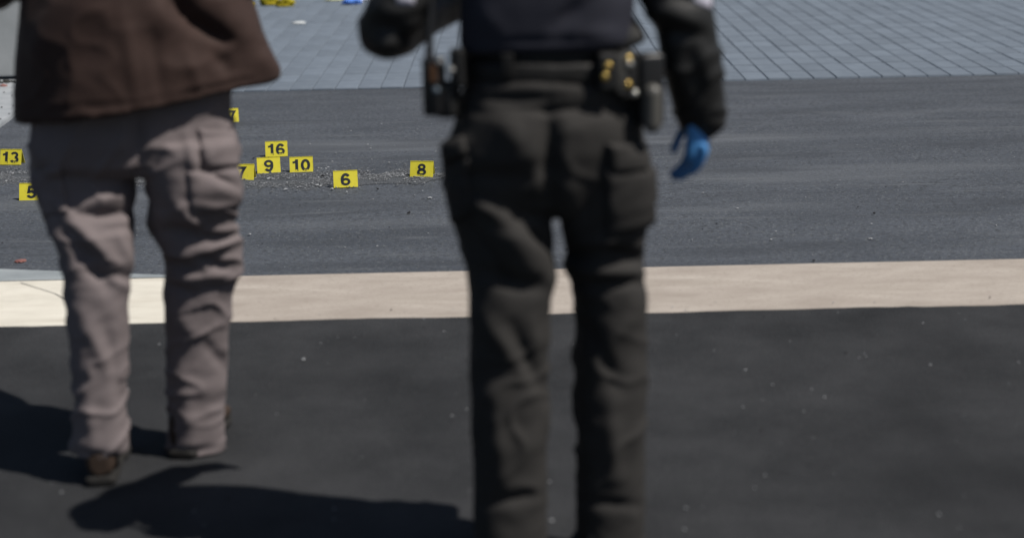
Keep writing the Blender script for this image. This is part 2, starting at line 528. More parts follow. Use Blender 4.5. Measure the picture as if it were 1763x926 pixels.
MW, MH, MD, MT = 0.1105, 0.0735, 0.027, 0.0022   # width, height, half depth, sheet thickness
def marker(txt, px, py, label, yaw=0.0, wear=False, width=MW):
    g = G(px, py, -0.008)
    t = empty('evidence_marker', (g.x, g.y + MD * math.cos(yaw), -0.010))
    t.rotation_euler.z = yaw
    tag(t, label, 'marker', 'numbered yellow markers')
    ang = math.atan2(MD, MH)
    L = math.hypot(MD, MH)
    for nm, sgn in (('front_panel', -1), ('back_panel', 1)):
        bm = bmesh.new()
        # outline with a small notch in the ridge
        hw, nw = width / 2, 0.0022
        pts = [(-hw, 0), (hw, 0), (hw, L), (nw, L), (nw, L - .003), (-nw, L - .003), (-nw, L), (-hw, L)]
        fr = [bm.verts.new((x, 0, z)) for x, z in pts]
        bk = [bm.verts.new((x, MT, z)) for x, z in pts]
        bm.faces.new(fr)
        bm.faces.new(bk[::-1])
        for i in range(len(pts)):
            k = (i + 1) % len(pts)
            bm.faces.new((fr[i], bk[i], bk[k], fr[k]))
        if sgn > 0:
            for v in bm.verts:
                v.co.y = -v.co.y
        bmesh.ops.transform(bm, matrix=Matrix.Translation((0, sgn * MD, 0)) @ Matrix.Rotation(sgn * ang, 4, 'X'), verts=bm.verts)
        o = link(nm, bm_mesh(bm, nm), M['yellow'], t)
        o.matrix_parent_inverse = Matrix()
        if sgn < 0:
            me = digit_mesh(txt, 0.057)
            mt = Matrix.Translation((0, -MD, 0)) @ Matrix.Rotation(-ang, 4, 'X') @ Matrix.Translation((0, -0.0006, L * 0.47)) @ Matrix.Rotation(R(90), 4, 'X')
            me.transform(mt)
            d = link('number', me, M['digit_worn'] if wear else M['digit'], o)
            d.matrix_parent_inverse = Matrix()
    return t

marker('13', 19, 283, 'yellow marker numbered 13 at the far left edge', R(-8), True)
marker('5', 54, 344, 'yellow marker numbered 5 half hidden by the left trouser leg', R(1))
marker('17', 393, 210, 'farthest yellow marker, only its last digit 7 showing under the jacket', R(9))
marker('16', 475.5, 269, 'yellow marker numbered 16 standing behind 9 and 10', R(5), True)
marker('9', 462, 298, 'yellow marker numbered 9 beside the half hidden 7', R(8))
marker('7', 418, 310, 'yellow marker numbered 7 peeping out from behind the grey trousers', R(-6))
marker('10', 518.5, 297, 'yellow marker numbered 10 to the right of 9', R(4), True)
marker('6', 594.5, 322, 'yellow marker numbered 6 standing alone in the gravel, nearest the middle', R(6))
marker('8', 727, 305, 'yellow marker numbered 8 next to the dark uniformed leg', R(-9), True)

# ------------------------------------------------------------------ litter
def crumple(name, p, size, material, seed, flat=0.6, sub=4, rough=0.45, parent=None):
    bm = bmesh.new()
    bmesh.ops.create_icosphere(bm, subdivisions=sub, radius=1.0)
    for v in bm.verts:
        q = v.co * 2.2 + Vector((seed * 3.1, seed, 0))
        k = 1 + rough * (noise.noise(q) + .6 * abs(noise.noise(q * 2.3)) + .4 * noise.noise(q * 5))
        c = v.co * k
        v.co = Vector((c.x * size[0], c.y * size[1], max(-.25, c.z * flat) * size[2]))
    zmin = min(v.co.z for v in bm.verts)
    for v in bm.verts:
        v.co.z -= zmin
    o = link(name, bm_mesh(bm, name), material, parent)
    o.location = p
    return o

M['yellow_cloth'] = mat('yellow_sheet', (0.17, 0.14, 0.003), 0.7, 0.3, col2=(0.38, 0.31, 0.006), scale=14)
M['blue_sheet'] = mat('blue_sheet', (0.06, 0.17, 0.55), 0.5, 0.4, col2=(0.12, 0.28, 0.75), scale=12)
M['white_sheet'] = mat('white_sheet', (0.6, 0.62, 0.72), 0.6, 0.3, col2=(0.75, 0.76, 0.8), scale=12)
M['paper'] = mat('paper', (0.42, 0.45, 0.46), 0.8, 0.2, col2=(0.55, 0.57, 0.58), scale=20)
M['leaf_red'] = mat('dry_leaf', (0.16, 0.055, 0.05), 0.7, 0.3, col2=(0.28, 0.14, 0.12), scale=60)
M['pale_yellow'] = mat('pale_sheet', (0.42, 0.42, 0.22), 0.7, 0.3, col2=(0.5, 0.5, 0.3), scale=20)
tag(crumple('crumpled_bundle', G(464, 9), (.078, .06, .10), M['yellow_cloth'], 2), 'crumpled yellow plastic heap on the paving, left one of two touching', 'litter', 'yellow heaps on the paving')
tag(crumple('crumpled_bundle', G(492, 11), (.075, .06, .08), M['yellow_cloth'], 5), 'crumpled yellow plastic heap on the paving, right one of two touching', 'litter', 'yellow heaps on the paving')
tag(crumple('crumpled_bundle', G(422, 14), (.07, .06, .09), M['yellow_cloth'], 8), 'yellow plastic heap showing as a sliver beside the brown jacket', 'litter', 'yellow heaps on the paving')
tag(crumple('crumpled_sheet', G(607, 7), (.085, .07, .06), M['blue_sheet'], 11, .5), 'crumpled bright blue sheet on the far paving', 'litter')
tag(crumple('crumpled_sheet', G(632, 2), (.085, .07, .07), M['white_sheet'], 14, .5), 'crumpled bluish white sheet beside the blue one on the paving', 'litter')
tag(crumple('paper_scrap', G(577, 1), (.09, .05, .02), M['pale_yellow'], 17, .4), 'flat pale yellow scrap at the top edge of the paving', 'litter')
tag(crumple('paper_plate', G(515, 41), (.055, .065, .022), M['paper'], 20, .5, 3, .2), 'small whitish flattened paper lying alone on the block paving', 'litter')
tag(crumple('dry_leaf', G(35, 450, -.01), (.019, .02, .008), M['leaf_red'], 23, .5, 3, .5), 'small reddish dry leaf on the asphalt near the pale slab', 'leaf')
tag(crumple('brick_fragment', G(6, 149, .012), (.022, .02, .014), M['leaf_red'], 26, .7, 3, .4), 'small reddish fragment at the foot of the grey wall', 'fragment')

# ------------------------------------------------------------------ people
def ellipse_ring(c, ax, ay, n=28, p=2.3, dz=None, rot=0.0):
    out = []
    for k in range(n):
        t = 2 * math.pi * k / n
        x = math.copysign(abs(math.cos(t)) ** (2 / p), math.cos(t)) * ax
        y = math.copysign(abs(math.sin(t)) ** (2 / p), math.sin(t)) * ay
        X, Y = x * math.cos(rot) - y * math.sin(rot), x * math.sin(rot) + y * math.cos(rot)
        z = (dz * x / ax) if dz else 0
        out.append(Vector((c[0] + X, c[1] + Y, c[2] + z)))
    return out

def loft(rings):
    vv, ff = [], []
    n = len(rings[0])
    for r in rings:
        vv += r
    for i in range(len(rings) - 1):
        for k in range(n):
            a, b = i * n + k, i * n + (k + 1) % n
            ff.append((a, b, b + n, a + n))
    ff.append(tuple(range(n))[::-1])
    ff.append(tuple((len(rings) - 1) * n + k for k in range(n)))
    return vv, ff

KS = 1.0                                  # figure scale, so depths and limb radii keep step with the distance

def stack(rows, y, p=2.3, rot=0.0):
    """rows: (py_left, py_right, px_left, px_right, half depth, y offset) read off the photograph in the plane Y=y"""
    rings = []
    for (pl, pr, xl, xr, b, off) in rows:
        A, B = Q(xl, pl, y), Q(xr, pr, y)
        b, off = b * KS, off * KS
        k = (y + off) / y                      # keeps the silhouette when the ring sits nearer or farther
        c = (A + B) / 2
        c = CAM + (c - CAM) * k
        hw = (B.x - A.x) / 2 * k
        ring = ellipse_ring((0, 0, 0), hw, b, 36, p, None, rot)
        mx_, my_ = max(v.x for v in ring), max(v.y for v in ring)
        rings.append([Vector((c.x + v.x * hw / mx_, y + off + v.y * b / my_, c.z + (B.z - A.z) / 2 * v.x / mx_)) for v in ring])
    return loft(rings)

def tube(pts, rad, n=20, flat=1.0):
    """smooth tube through points with caps"""
    P = [Vector(p) for p in pts]
    rad = [r * KS for r in rad]
    fine, fr = [], []
    for i in range(len(P) - 1):
        a, b, c_, d = P[max(0, i - 1)], P[i], P[i + 1], P[min(len(P) - 1, i + 2)]
        for s in range(6):
            t = s / 6
            fine.append(0.5 * ((2 * b) + (c_ - a) * t + (2 * a - 5 * b + 4 * c_ - d) * t * t + (-a + 3 * b - 3 * c_ + d) * t ** 3))
            fr.append(rad[i] + (rad[i + 1] - rad[i]) * t)
    fine.append(P[-1])
    fr.append(rad[-1])
    # rounded ends
    d0, d1 = (fine[0] - fine[1]).normalized(), (fine[-1] - fine[-2]).normalized()
    fine = [fine[0] + d0 * fr[0] * .8, fine[0] + d0 * fr[0] * .5] + fine + [fine[-1] + d1 * fr[-1] * .5, fine[-1] + d1 * fr[-1] * .8]
    fr = [fr[0] * .35, fr[0] * .8] + fr + [fr[-1] * .8, fr[-1] * .35]
    rings = []
    u = None
    for i, q in enumerate(fine):
        t = (fine[min(i + 1, len(fine) - 1)] - fine[max(0, i - 1)]).normalized()
        if u is None:
            u = t.orthogonal().normalized()
        u = (u - t * u.dot(t)).normalized()
        v = t.cross(u)
        rings.append([q + (u * math.cos(2 * math.pi * k / n) + v * math.sin(2 * math.pi * k / n) * flat) * fr[i] for k in range(n)])
    return loft(rings)

def ball(c, r):
    bm = bmesh.new()
    bmesh.ops.create_icosphere(bm, subdivisions=3, radius=1)
    bm.verts.index_update()
    vv = [Vector((c[0] + v.co.x * r[0], c[1] + v.co.y * r[1], c[2] + v.co.z * r[2])) for v in bm.verts]
    ff = [tuple(v.index for v in f.verts) for f in bm.faces]
    bm.free()
    return vv, ff

def union(name, shells, voxel=0.009, smooth=3):
    vv, ff = [], []
    for v, f in shells:
        n = len(vv)
        vv += v
        ff += [tuple(i + n for i in t) for t in f]
    bm = bmesh.new()
    bv = [bm.verts.new(v) for v in vv]
    for t in ff:
        bm.faces.new([bv[i] for i in t])
    bmesh.ops.recalc_face_normals(bm, faces=bm.faces)
    me = bpy.data.meshes.new('tmp')
    bm.to_mesh(me)
    bm.free()
    o = bpy.data.objects.new('tmp', me)
    COL.objects.link(o)
    r = o.modifiers.new('r', 'REMESH')
    r.mode, r.voxel_size = 'VOXEL', voxel
    s = o.modifiers.new('s', 'SMOOTH')
    s.factor, s.iterations = 0.5, smooth
    dg = bpy.context.evaluated_depsgraph_get()
    out = bpy.data.meshes.new_from_object(o.evaluated_get(dg))
    out.name = name
    bpy.data.objects.remove(o)
    return out

def fold(me, creases=(), amp=0.003, freq=(9, 9, 16), seed=0.0, gain=1.0, ridge=0.0):
    """push cloth in and out along its normals: drawn folds first, then small wrinkles"""
    n = len(me.vertices)
    co = np.empty(n * 3)
    me.vertices.foreach_get('co', co)
    co = co.reshape(-1, 3)
    no = np.empty(n * 3)
    me.vertices.foreach_get('normal', no)
    no = no.reshape(-1, 3)
    px, py = project(co)
    view = np.array(CAM) - co
    view /= np.linalg.norm(view, axis=1)[:, None]
    facing = np.clip((no * view).sum(1) * 2.5 + 0.3, 0, 1)
    d = np.zeros(n)
    for (x0, y0, x1, y1, w, a) in creases:
        ex, ey = x1 - x0, y1 - y0
        L2 = ex * ex + ey * ey
        t = np.clip(((px - x0) * ex + (py - y0) * ey) / L2, 0, 1)
        dist = np.hypot(px - x0 - t * ex, py - y0 - t * ey)
        d += a * gain * np.exp(-(dist / w) ** 2) * (0.35 + 0.65 * np.sin(np.pi * np.clip(t, 0.05, 0.95))) * facing
    w_ = np.array([noise.noise((c[0] * freq[0] + seed, c[1] * freq[1], c[2] * freq[2])) + .5 * noise.noise((c[0] * freq[0] * 2.3, c[1] * freq[1] * 2.3 + seed, c[2] * freq[2] * 2.1)) for c in co])
    d += amp * w_
    if ridge:
        rd = np.empty(n)
        for k, c in enumerate(co):
            wx, wz = noise.noise((c[0] * 5, c[1] * 5, c[2] * 5 + seed)), noise.noise((c[0] * 5 + 9, c[1] * 5, c[2] * 5 + seed))
            q = ((c[0] + c[2] * .55 + .05 * wx) * 7, c[1] * 6, (c[2] - c[0] * .3 + .05 * wz) * 13 + seed)
            rd[k] = (1 - abs(noise.noise(q)) * 2.2) ** 3 if abs(noise.noise(q)) < .45 else 0.0
        mask = np.array([max(0.0, min(1.0, .55 + 1.3 * noise.noise((c[0] * 3.3, c[1] * 3.3 + seed, c[2] * 3.3)))) for c in co])
        d += ridge * rd * mask
    co += no * d[:, None]
    me.vertices.foreach_set('co', co.ravel())
    me.update()
    return me

def patch(target, corners, thick, nx=12, ny=12, edge=0.18, lift=0.001):
    """a sewn-on piece that follows the cloth: corners are TL, TR, BR, BL in photograph pixels"""
    bvh = BVHTree.FromPolygons([v.co for v in target.vertices], [tuple(p.vertices) for p in target.polygons])
    tl, tr, br, bl = [Vector(c) for c in corners]
    vo, vi = [], []
    last = None
    for j in range(ny + 1):
        for i in range(nx + 1):
            u, v = i / nx, j / ny
            q = (tl * (1 - u) + tr * u) * (1 - v) + (bl * (1 - u) + br * u) * v
            d = ray(q.x, q.y).normalized()
            loc, nor, idx, dist = bvh.ray_cast(CAM, d)
            if loc is None:
                t = 4.0 if last is None else (last - CAM).length
                loc, nor, idx, dist = bvh.find_nearest(CAM + d * t)
            last = loc
            e = min(1, min(u, 1 - u, v, 1 - v) / edge)
            vo.append(loc + nor * (lift + thick * (0.45 + 0.55 * math.sin(e * math.pi / 2))))
            vi.append(loc - nor * 0.012)
    n = (nx + 1) * (ny + 1)
    ff = []
    idx = lambda i, j: j * (nx + 1) + i
    for j in range(ny):
        for i in range(nx):
            a, b, c_, d = idx(i, j), idx(i + 1, j), idx(i + 1, j + 1), idx(i, j + 1)
            ff.append((a, d, c_, b))
            ff.append((a + n, b + n, c_ + n, d + n))
    border = [idx(i, 0) for i in range(nx)] + [idx(nx, j) for j in range(ny)] + [idx(i, ny) for i in range(nx, 0, -1)] + [idx(0, j) for j in range(ny, 0, -1)]
    for k in range(len(border)):
        a, b = border[k], border[(k + 1) % len(border)]
        ff.append((a, b, b + n, a + n))
    bm = bmesh.new()
    bv = [bm.verts.new(v) for v in vo + vi]
    for f in ff:
        bm.faces.new([bv[i] for i in f])
    return bm_mesh(bm, 'patch')

def shoe(name, x, y, turn, material, parent):
    """low boot, toe pointing away (+Y): upper, with heeled sole as its sub-part"""
    def rings_of(rows):
        rings = []
        for (dy, hw, z0, z1) in rows:
            ring = []
            for k in range(18):
                t = 2 * math.pi * k / 18
                X = math.copysign(abs(math.cos(t)) ** .75, math.cos(t)) * hw
                Z = (z0 + z1) / 2 + math.copysign(abs(math.sin(t)) ** .7, math.sin(t)) * (z1 - z0) / 2
                ring.append(Vector((x + X * math.cos(turn) - dy * math.sin(turn), y + X * math.sin(turn) + dy * math.cos(turn), Z)))
            rings.append(ring)
        return loft(rings)
    up = rings_of([(-.138, .026, .026, .085), (-.122, .038, .024, .125), (-.08, .042, .022, .14), (-.02, .043, .022, .135), (.03, .047, .022, .10), (.09, .052, .022, .078), (.14, .049, .022, .062), (.168, .030, .024, .045)])
    o = link(name, union(name, [up], .006, 2), material, parent, True)
    so = [rings_of([(-.146, .032, .002, .027), (-.135, .041, .002, .029), (-.06, .043, .002, .029), (-.045, .042, .008, .029), (.02, .046, .008, .028), (.05, .052, .002, .028), (.12, .055, .002, .027), (.16, .042, .004, .027), (.178, .025, .010, .027)])]
    link('sole', union('sole', so, .005, 1), M['sole'], o, True)
    return o

def hand_shells(w, d, across, back, s=1.0, curl=0.5):
    """palm, four unequal bent fingers and a thumb; w wrist, d pointing direction, across towards the thumb, back = back of hand"""
    w, d, a, b = Vector(w), Vector(d).normalized(), Vector(across).normalized(), Vector(back).normalized()
    sh = [tube([w, w + d * .035 * s, w + d * .085 * s], [.026 * s, .034 * s, .036 * s], 14, .62)]
    for k, (off, ln) in enumerate(((.030, .070), (.010, .078), (-.010, .073), (-.029, .056))):
        root = w + d * .082 * s + a * off * s
        c1 = curl * .6
        p1 = root + (d * math.cos(c1) - b * math.sin(c1)) * ln * .45 * s
        p2 = p1 + (d * math.cos(c1 * 2) - b * math.sin(c1 * 2)) * ln * .32 * s
        p3 = p2 + (d * math.cos(c1 * 2.8) - b * math.sin(c1 * 2.8)) * ln * .25 * s
        sh.append(tube([root - d * .015, root, p1, p2, p3], [.0095 * s, .0095 * s, .009 * s, .0085 * s, .0075 * s], 10))
    t0 = w + d * .025 * s + a * .022 * s
    t1 = t0 + (d * .6 + a * .75 - b * .25).normalized() * .036 * s
    t2 = t1 + (d * .9 + a * .25 - b * .3).normalized() * .03 * s
    t3 = t2 + (d * .95 - b * .3).normalized() * .024 * s
    sh.append(tube([t0, t1, t2, t3], [.013 * s, .0115 * s, .0105 * s, .009 * s], 10))
    return sh

M['skin'] = mat('skin', (0.42, 0.25, 0.18), 0.55, 0.4, var=0.08, scale=12)
M['hair'] = mat('hair', (0.03, 0.02, 0.015), 0.6, 0.3, var=0.3, scale=60)
M['brown'] = mat('brown_jacket', (0.040, 0.0225, 0.0185), 0.75, 0.25, var=0.12, scale=20, bump=0.15, bscale=500, sheen=0.05)
M['mauve'] = mat('mauve_grey_trousers', (0.168, 0.143, 0.145), 0.9, 0.15, var=0.06, scale=14, bump=0.12, bscale=600)
M['uniform'] = mat('black_uniform_cloth', (0.0325, 0.0308, 0.0295), 0.85, 0.2, var=0.12, scale=14, bump=0.12, bscale=600)
M['navy'] = mat('navy_vest', (0.028, 0.029, 0.041), 0.75, 0.25, var=0.08, scale=16, bump=0.12, bscale=500)
M['leather'] = mat('black_leather', (0.013, 0.013, 0.013), 0.55, 0.4, var=0.2, scale=20, bump=0.15, bscale=180)
M['belt'] = mat('black_belt', (0.012, 0.0115, 0.011), 0.6, 0.3, var=0.15, scale=30)
M['plastic'] = mat('black_plastic', (0.012, 0.012, 0.013), 0.4, 0.5, var=0.1, scale=30)
M['glove'] = mat('blue_glove', (0.075, 0.27, 0.60), 0.5, 0.4, var=0.08, scale=30)
M['brass'] = mat('brass_snap', (0.75, 0.52, 0.16), 0.28, 0.5, metal=1.0, var=0.05, scale=30)
M['steel'] = mat('steel_snap', (0.62, 0.60, 0.55), 0.3, 0.5, metal=1.0, var=0.05, scale=30)
M['cord'] = mat('grey_blue_strap', (0.16, 0.20, 0.24), 0.5, 0.4, var=0.1, scale=30)
M['grey_tube'] = mat('grey_casing', (0.085, 0.082, 0.075), 0.4, 0.5, var=0.1, scale=30)
M['orange'] = mat('orange_label', (0.09, 0.042, 0.018), 0.5, 0.4, var=0.1, scale=60)
M['patch'] = mat('pale_sleeve_patch', (0.62, 0.60, 0.70), 0.7, 0.3, var=0.08, scale=60)
M['shoe_dark'] = mat('dark_boot', (0.014, 0.013, 0.013), 0.5, 0.4, var=0.2, scale=30)
M['sole'] = mat('rubber_sole', (0.02, 0.019, 0.018), 0.8, 0.2, var=0.2, scale=40)
M['shoe_brown'] = mat('brown_shoe', (0.045, 0.030, 0.022), 0.6, 0.3, var=0.2, scale=30)

def body_mesh(y, torso, head, arms, legs, hands):
    """one continuous figure under the clothes: torso, neck, head with nose and ears, limbs, hands"""
    sh = [stack(torso, y)]
    hx, hz = head.x, head.z
    sh.append(ball((hx, y + .01, hz), (.076, .097, .115)))
    sh.append(ball((hx, y + .035, hz - .06), (.058, .068, .062)))       # jaw
    sh.append(ball((hx, y + .108, hz - .015), (.014, .022, .022)))      # nose
    sh.append(ball((hx, y + .095, hz - .062), (.026, .014, .010)))      # lips
    for s in (-1, 1):
        sh.append(ball((hx + s * .079, y - .002, hz - .01), (.010, .018, .031)))
        sh.append(ball((hx + s * .031, y + .088, hz + .012), (.014, .014, .009)))
    sh.append(tube([(hx, y, hz - .26), (hx, y + .005, hz - .06)], [.064, .055]))
    for pts, rad in arms + legs:
        sh.append(tube(pts, rad))
    sh += hands
    return union('body', sh, 0.0085, 2)

def hair_mesh(y, head):
    sh = [ball((head.x, y - .012, head.z + .022), (.083, .096, .105))]
    me = union('hair', sh, 0.008, 1)
    return fold(me, amp=.004, freq=(60, 60, 25), seed=3)

# ---- person in the brown jacket
YA = 4.30
KS = YA / 4.17
def qa(px, py, off=0.0):
    return Q(px, py, YA + off * KS)
pa = empty('person', (qa(240, 807).x, YA, 0))
tag(pa, 'person in a brown jacket and mauve grey cargo trousers seen from behind, on the left', 'person')
pelvis = [(150, 150, 78, 392, .13, 0), (200, 200, 62, 396, .135, 0), (240, 240, 56, 406, .14, 0), (275, 275, 58, 410, .13, 0), (300, 300, 75, 395, .09, 0)]
lleg = [(240, 240, 60, 238, .11, .01), (290, 290, 55, 238, .11, .005), (330, 330, 62, 230, .105, -.01), (360, 360, 71, 229, .10, -.03), (400, 400, 88, 232, .098, -.05),
        (430, 430, 100, 231, .092, -.06), (470, 470, 108, 226, .085, -.07), (506, 506, 113, 222, .08, -.08), (560, 560, 117, 221, .078, -.09), (640, 640, 124, 219, .074, -.10),
        (700, 700, 128, 217, .072, -.11), (745, 745, 125, 221, .074, -.115), (773, 773, 124, 223, .075, -.115)]
rleg = [(240, 240, 242, 405, .11, 0), (290, 290, 243, 412, .115, 0), (312, 312, 248, 418, .115, 0), (345, 345, 256, 415, .11, .01), (385, 385, 252, 403, .10, .02),
        (408, 408, 265, 410, .095, .03), (432, 432, 282, 418, .09, .04), (465, 465, 284, 415, .088, .045), (506, 506, 280, 402, .084, .05), (560, 560, 284, 395, .08, .055),
        (640, 640, 288, 388, .076, .06), (700, 700, 290, 384, .074, .06), (745, 745, 287, 388, .076, .06), (773, 773, 286, 390, .078, .06)]
tr = union('trousers', [stack(pelvis, YA, 2.4, R(18)), stack(lleg, YA, 2.4, R(12)), stack(rleg, YA, 2.5, R(24))], .0068, 5)
fold(tr, [
    (140, 352, 232, 332, 13, .016), (135, 372, 230, 366, 9, -.020), (112, 372, 200, 455, 13, .017), (205, 400, 230, 480, 10, .012), (120, 405, 185, 490, 15, -.022),
    (150, 470, 215, 478, 8, -.014), (160, 455, 225, 500, 9, .010), (185, 395, 225, 392, 8, -.010), (75, 300, 100, 380, 14, -.010),
    (322, 235, 335, 300, 10, .012), (346, 255, 350, 300, 7, -.014), (345, 292, 402, 318, 9, -.018), (300, 345, 350, 400, 12, .018), (350, 402, 410, 388, 9, .014),
    (262, 398, 390, 405, 12, -.026), (290, 440, 410, 412, 11, .014), (290, 452, 345, 468, 7, -.014), (340, 440, 395, 462, 8, -.014), (300, 480, 410, 470, 10, .012),
    (290, 490, 330, 506, 8, -.016), (330, 500, 400, 488, 8, -.010), (300, 540, 370, 600, 14, .010), (330, 560, 395, 640, 12, -.010), (310, 640, 330, 760, 14, .008), (300, 785, 385, 770, 9, -.009), (140, 540, 190, 640, 14, .010), (180, 560, 215, 700, 13, -.009), (150, 680, 160, 770, 12, .008), (130, 780, 215, 788, 8, -.008),
    (238, 190, 240, 290, 14, -.014), (238, 195, 241, 285, 3, -.004),
], .0032, (10, 10, 18), 1.7, 1.0, .009)
trousers = link('trousers', tr, M['mauve'], pa, True)
pk = patch(tr, [(340, 222), (404, 226), (414, 285), (352, 288)], .006, 16, 16, .1)
link('pocket_flap', pk, M['mauve'], trousers, True)
pk = patch(tr, [(322, 296), (412, 294), (420, 352), (330, 372)], .008, 16, 16, .12)
link('pocket', pk, M['mauve'], trousers, True)
pk = patch(tr, [(60, 292), (105, 286), (118, 366), (76, 372)], .008, 16, 16, .15)
link('pocket', pk, M['mauve'], trousers, True)
jk_rows = [(207, 143, 36, 476, .20, 0), (196, 130, 34, 478, .20, 0), (165, 108, 33, 466, .20, 0), (110, 70, 34, 450, .20, 0), (55, 35, 39, 440, .20, 0), (0, 0, 45, 428, .195, 0), (-90, -90, 66, 402, .165, 0),
           (-160, -160, 60, 404, .145, 0), (-205, -205, 82, 384, .115, 0), (-232, -232, 140, 326, .085, 0), (-252, -252, 186, 280, .066, 0)]
armL = [qa(88, -180), qa(20, -95, -.02), qa(-12, -32, -.03), qa(-8, -28, .12), qa(60, -40, .27)]
armR = [qa(378, -180), qa(404, -100, .02), qa(408, -45, .05), qa(380, -40, .16), qa(320, -50, .27)]
jk = union('jacket', [stack(jk_rows, YA, 3.6, R(44)), tube(armL, [.082, .072, .066, .058, .05]), tube(armR, [.082, .07, .064, .056, .05])], .0095, 4)
fold(jk, [(295, -10, 335, 35, 17, -.030), (325, 30, 385, 68, 13, -.028), (365, -20, 440, 95, 30, .018), (260, 0, 300, 60, 25, .012), (365, 90, 392, 120, 14, -.012), (180, 20, 130, 150, 35, -.014),
          (95, 10, 60, 120, 25, .012), (40, 195, 260, 178, 5, -.005), (260, 178, 470, 128, 5, -.005), (440, 90, 478, 130, 16, .008), (230, 120, 420, 110, 30, .008), (215, 30, 235, 170, 14, .007), (262, 60, 275, 165, 12, -.007), (320, 90, 345, 160, 12, .006)], .004, (7, 7, 4), 4.4, 1.1, .004)
jacket = link('jacket', jk, M['brown'], pa, True)
headA = qa(235, -330)
armsb = [([Vector(p) for p in armL], [.055, .045, .042, .038, .033]), ([Vector(p) for p in armR], [.06, .05, .045, .04, .033])]
hA = hand_shells(armL[-1], (.6, .5, -.1), (0, .3, 1), (-.4, .8, 0)) + hand_shells(armR[-1], (-.6, .5, -.1), (0, .3, 1), (.4, .8, 0))
bA = body_mesh(YA, [(250, 250, 120, 350, .09, 0), (150, 150, 130, 345, .08, 0), (0, 0, 130, 335, .075, .02), (-150, -150, 105, 360, .08, .01), (-215, -215, 130, 340, .07, 0)], headA, armsb,
               [([qa(150, 240), qa(165, 470, -.06), qa(172, 765, -.115)], [.065, .05, .036]), ([qa(325, 240), qa(345, 470, .045), qa(338, 765, .06)], [.065, .05, .036])], hA)
link('body', bA, M['skin'], pa, True)
link('hair', hair_mesh(YA, headA), M['hair'], pa, True)
for px, off in ((173, -.119), (338, .062)):
    x = qa(px, 800, off).x
    shoe('shoe', x, YA + off + .066, R(6) if px < 200 else R(-9), M['shoe_brown'], pa)

# ---- uniformed person on the right
YB = 3.60
KS = YB / 3.85
def qb(px, py, off=0.0):
    return Q(px, py, YB + off * KS)
pb = empty('person', (qb(950, 930).x, YB, 0))
tag(pb, 'person in black uniform with equipment belt and blue glove, seen from behind', 'person')
pelvis = [(105, 105, 802, 1082, .125, 0), (140, 140, 798, 1088, .142, -.005), (170, 170, 792, 1098, .158, -.008), (205, 205, 784, 1104, .168, -.01), (250, 250, 768, 1112, .170, -.01), (300, 300, 766, 1116, .158, -.005),
          (340, 340, 778, 1110, .13, 0), (362, 362, 800, 1090, .09, 0)]
lleg = [(250, 250, 762, 945, .14, 0), (300, 300, 761, 951, .135, 0), (365, 365, 771, 951, .122, -0.020), (420, 420, 790, 950, .108, -0.040), (465, 465, 800, 949, .10, -0.050), (506, 506, 806, 948, .095, -0.060),
        (560, 560, 808, 945, .09, -0.065), (640, 640, 810, 943, .085, -0.070), (720, 720, 812, 942, .084, -0.075), (800, 800, 814, 941, .082, -0.080), (940, 940, 815, 941, .082, -0.085), (985, 985, 815, 942, .082, -0.085)]
rleg = [(250, 250, 948, 1116, .14, 0), (300, 300, 950, 1124, .135, 0), (365, 365, 960, 1120, .122, 0), (402, 402, 968, 1108, .11, 0), (435, 435, 980, 1104, .10, .01), (458, 458, 974, 1106, .10, .015), (480, 480, 982, 1110, .098, .01),
        (506, 506, 990, 1113, .094, .01), (560, 560, 990, 1113, .088, .01), (640, 640, 990, 1112, .084, 0), (720, 720, 991, 1110, .082, -.01), (800, 800, 992, 1110, .08, -.01), (940, 940, 992, 1110, .08, -.01), (985, 985, 992, 1111, .08, -.01)]
tr = union('trousers', [stack(pelvis, YB, 2.5, R(8)), stack(lleg, YB, 2.4, R(14)), stack(rleg, YB, 2.4, R(14))], .0068, 5)
fold(tr, [
    (825, 170, 960, 168, 10, -.010), (820, 190, 1090, 186, 9, -.010), (840, 155, 1080, 158, 14, .008), (945, 195, 950, 350, 18, -.020), (945, 150, 950, 355, 3, -.004), (812, 196, 905, 208, 3, -.004), (985, 206, 1085, 194, 3, -.004), (1085, 200, 1098, 245, 8, .006), (860, 200, 905, 260, 22, .010),
    (765, 262, 800, 245, 12, .012), (770, 300, 900, 310, 16, -.010), (815, 340, 865, 375, 12, .014), (845, 360, 940, 478, 30, .022), (815, 395, 870, 480, 12, -.014), (890, 375, 945, 430, 8, -.012),
    (900, 385, 945, 400, 8, .008), (830, 470, 930, 495, 14, -.018), (800, 400, 830, 470, 14, -.010),
    (990, 432, 1105, 446, 11, -.018), (985, 460, 1100, 470, 12, .014), (1000, 490, 1100, 485, 10, -.012), (1010, 420, 1090, 405, 12, .008), (975, 300, 1000, 420, 20, .008),
    (830, 540, 900, 640, 16, .010), (880, 560, 935, 680, 14, -.010), (850, 680, 865, 820, 16, .008), (830, 868, 925, 852, 10, -.009),
    (1090, 530, 1020, 640, 16, .010), (1010, 560, 1060, 660, 14, -.010), (1050, 680, 1060, 820, 16, .008), (1003, 862, 1095, 870, 10, -.009),
], .0035, (10, 10, 16), 7.1, 1.25, .008)
trousers = link('trousers', tr, M['uniform'], pb, True)
link('pocket', patch(tr, [(1040, 292), (1126, 288), (1130, 385), (1046, 408)], .014, 16, 16, .12), M['uniform'], trousers, True)
link('pocket_flap', patch(tr, [(1042, 246), (1108, 248), (1110, 294), (1048, 294)], .018, 16, 16, .12), M['uniform'], trousers, True)
link('pocket_flap', patch(tr, [(762, 250), (800, 236), (806, 262), (766, 282)], .012, edge=.15), M['uniform'], trousers, True)
link('pocket', patch(tr, [(766, 290), (808, 272), (812, 370), (780, 385)], .012, edge=.3), M['uniform'], trousers, True)

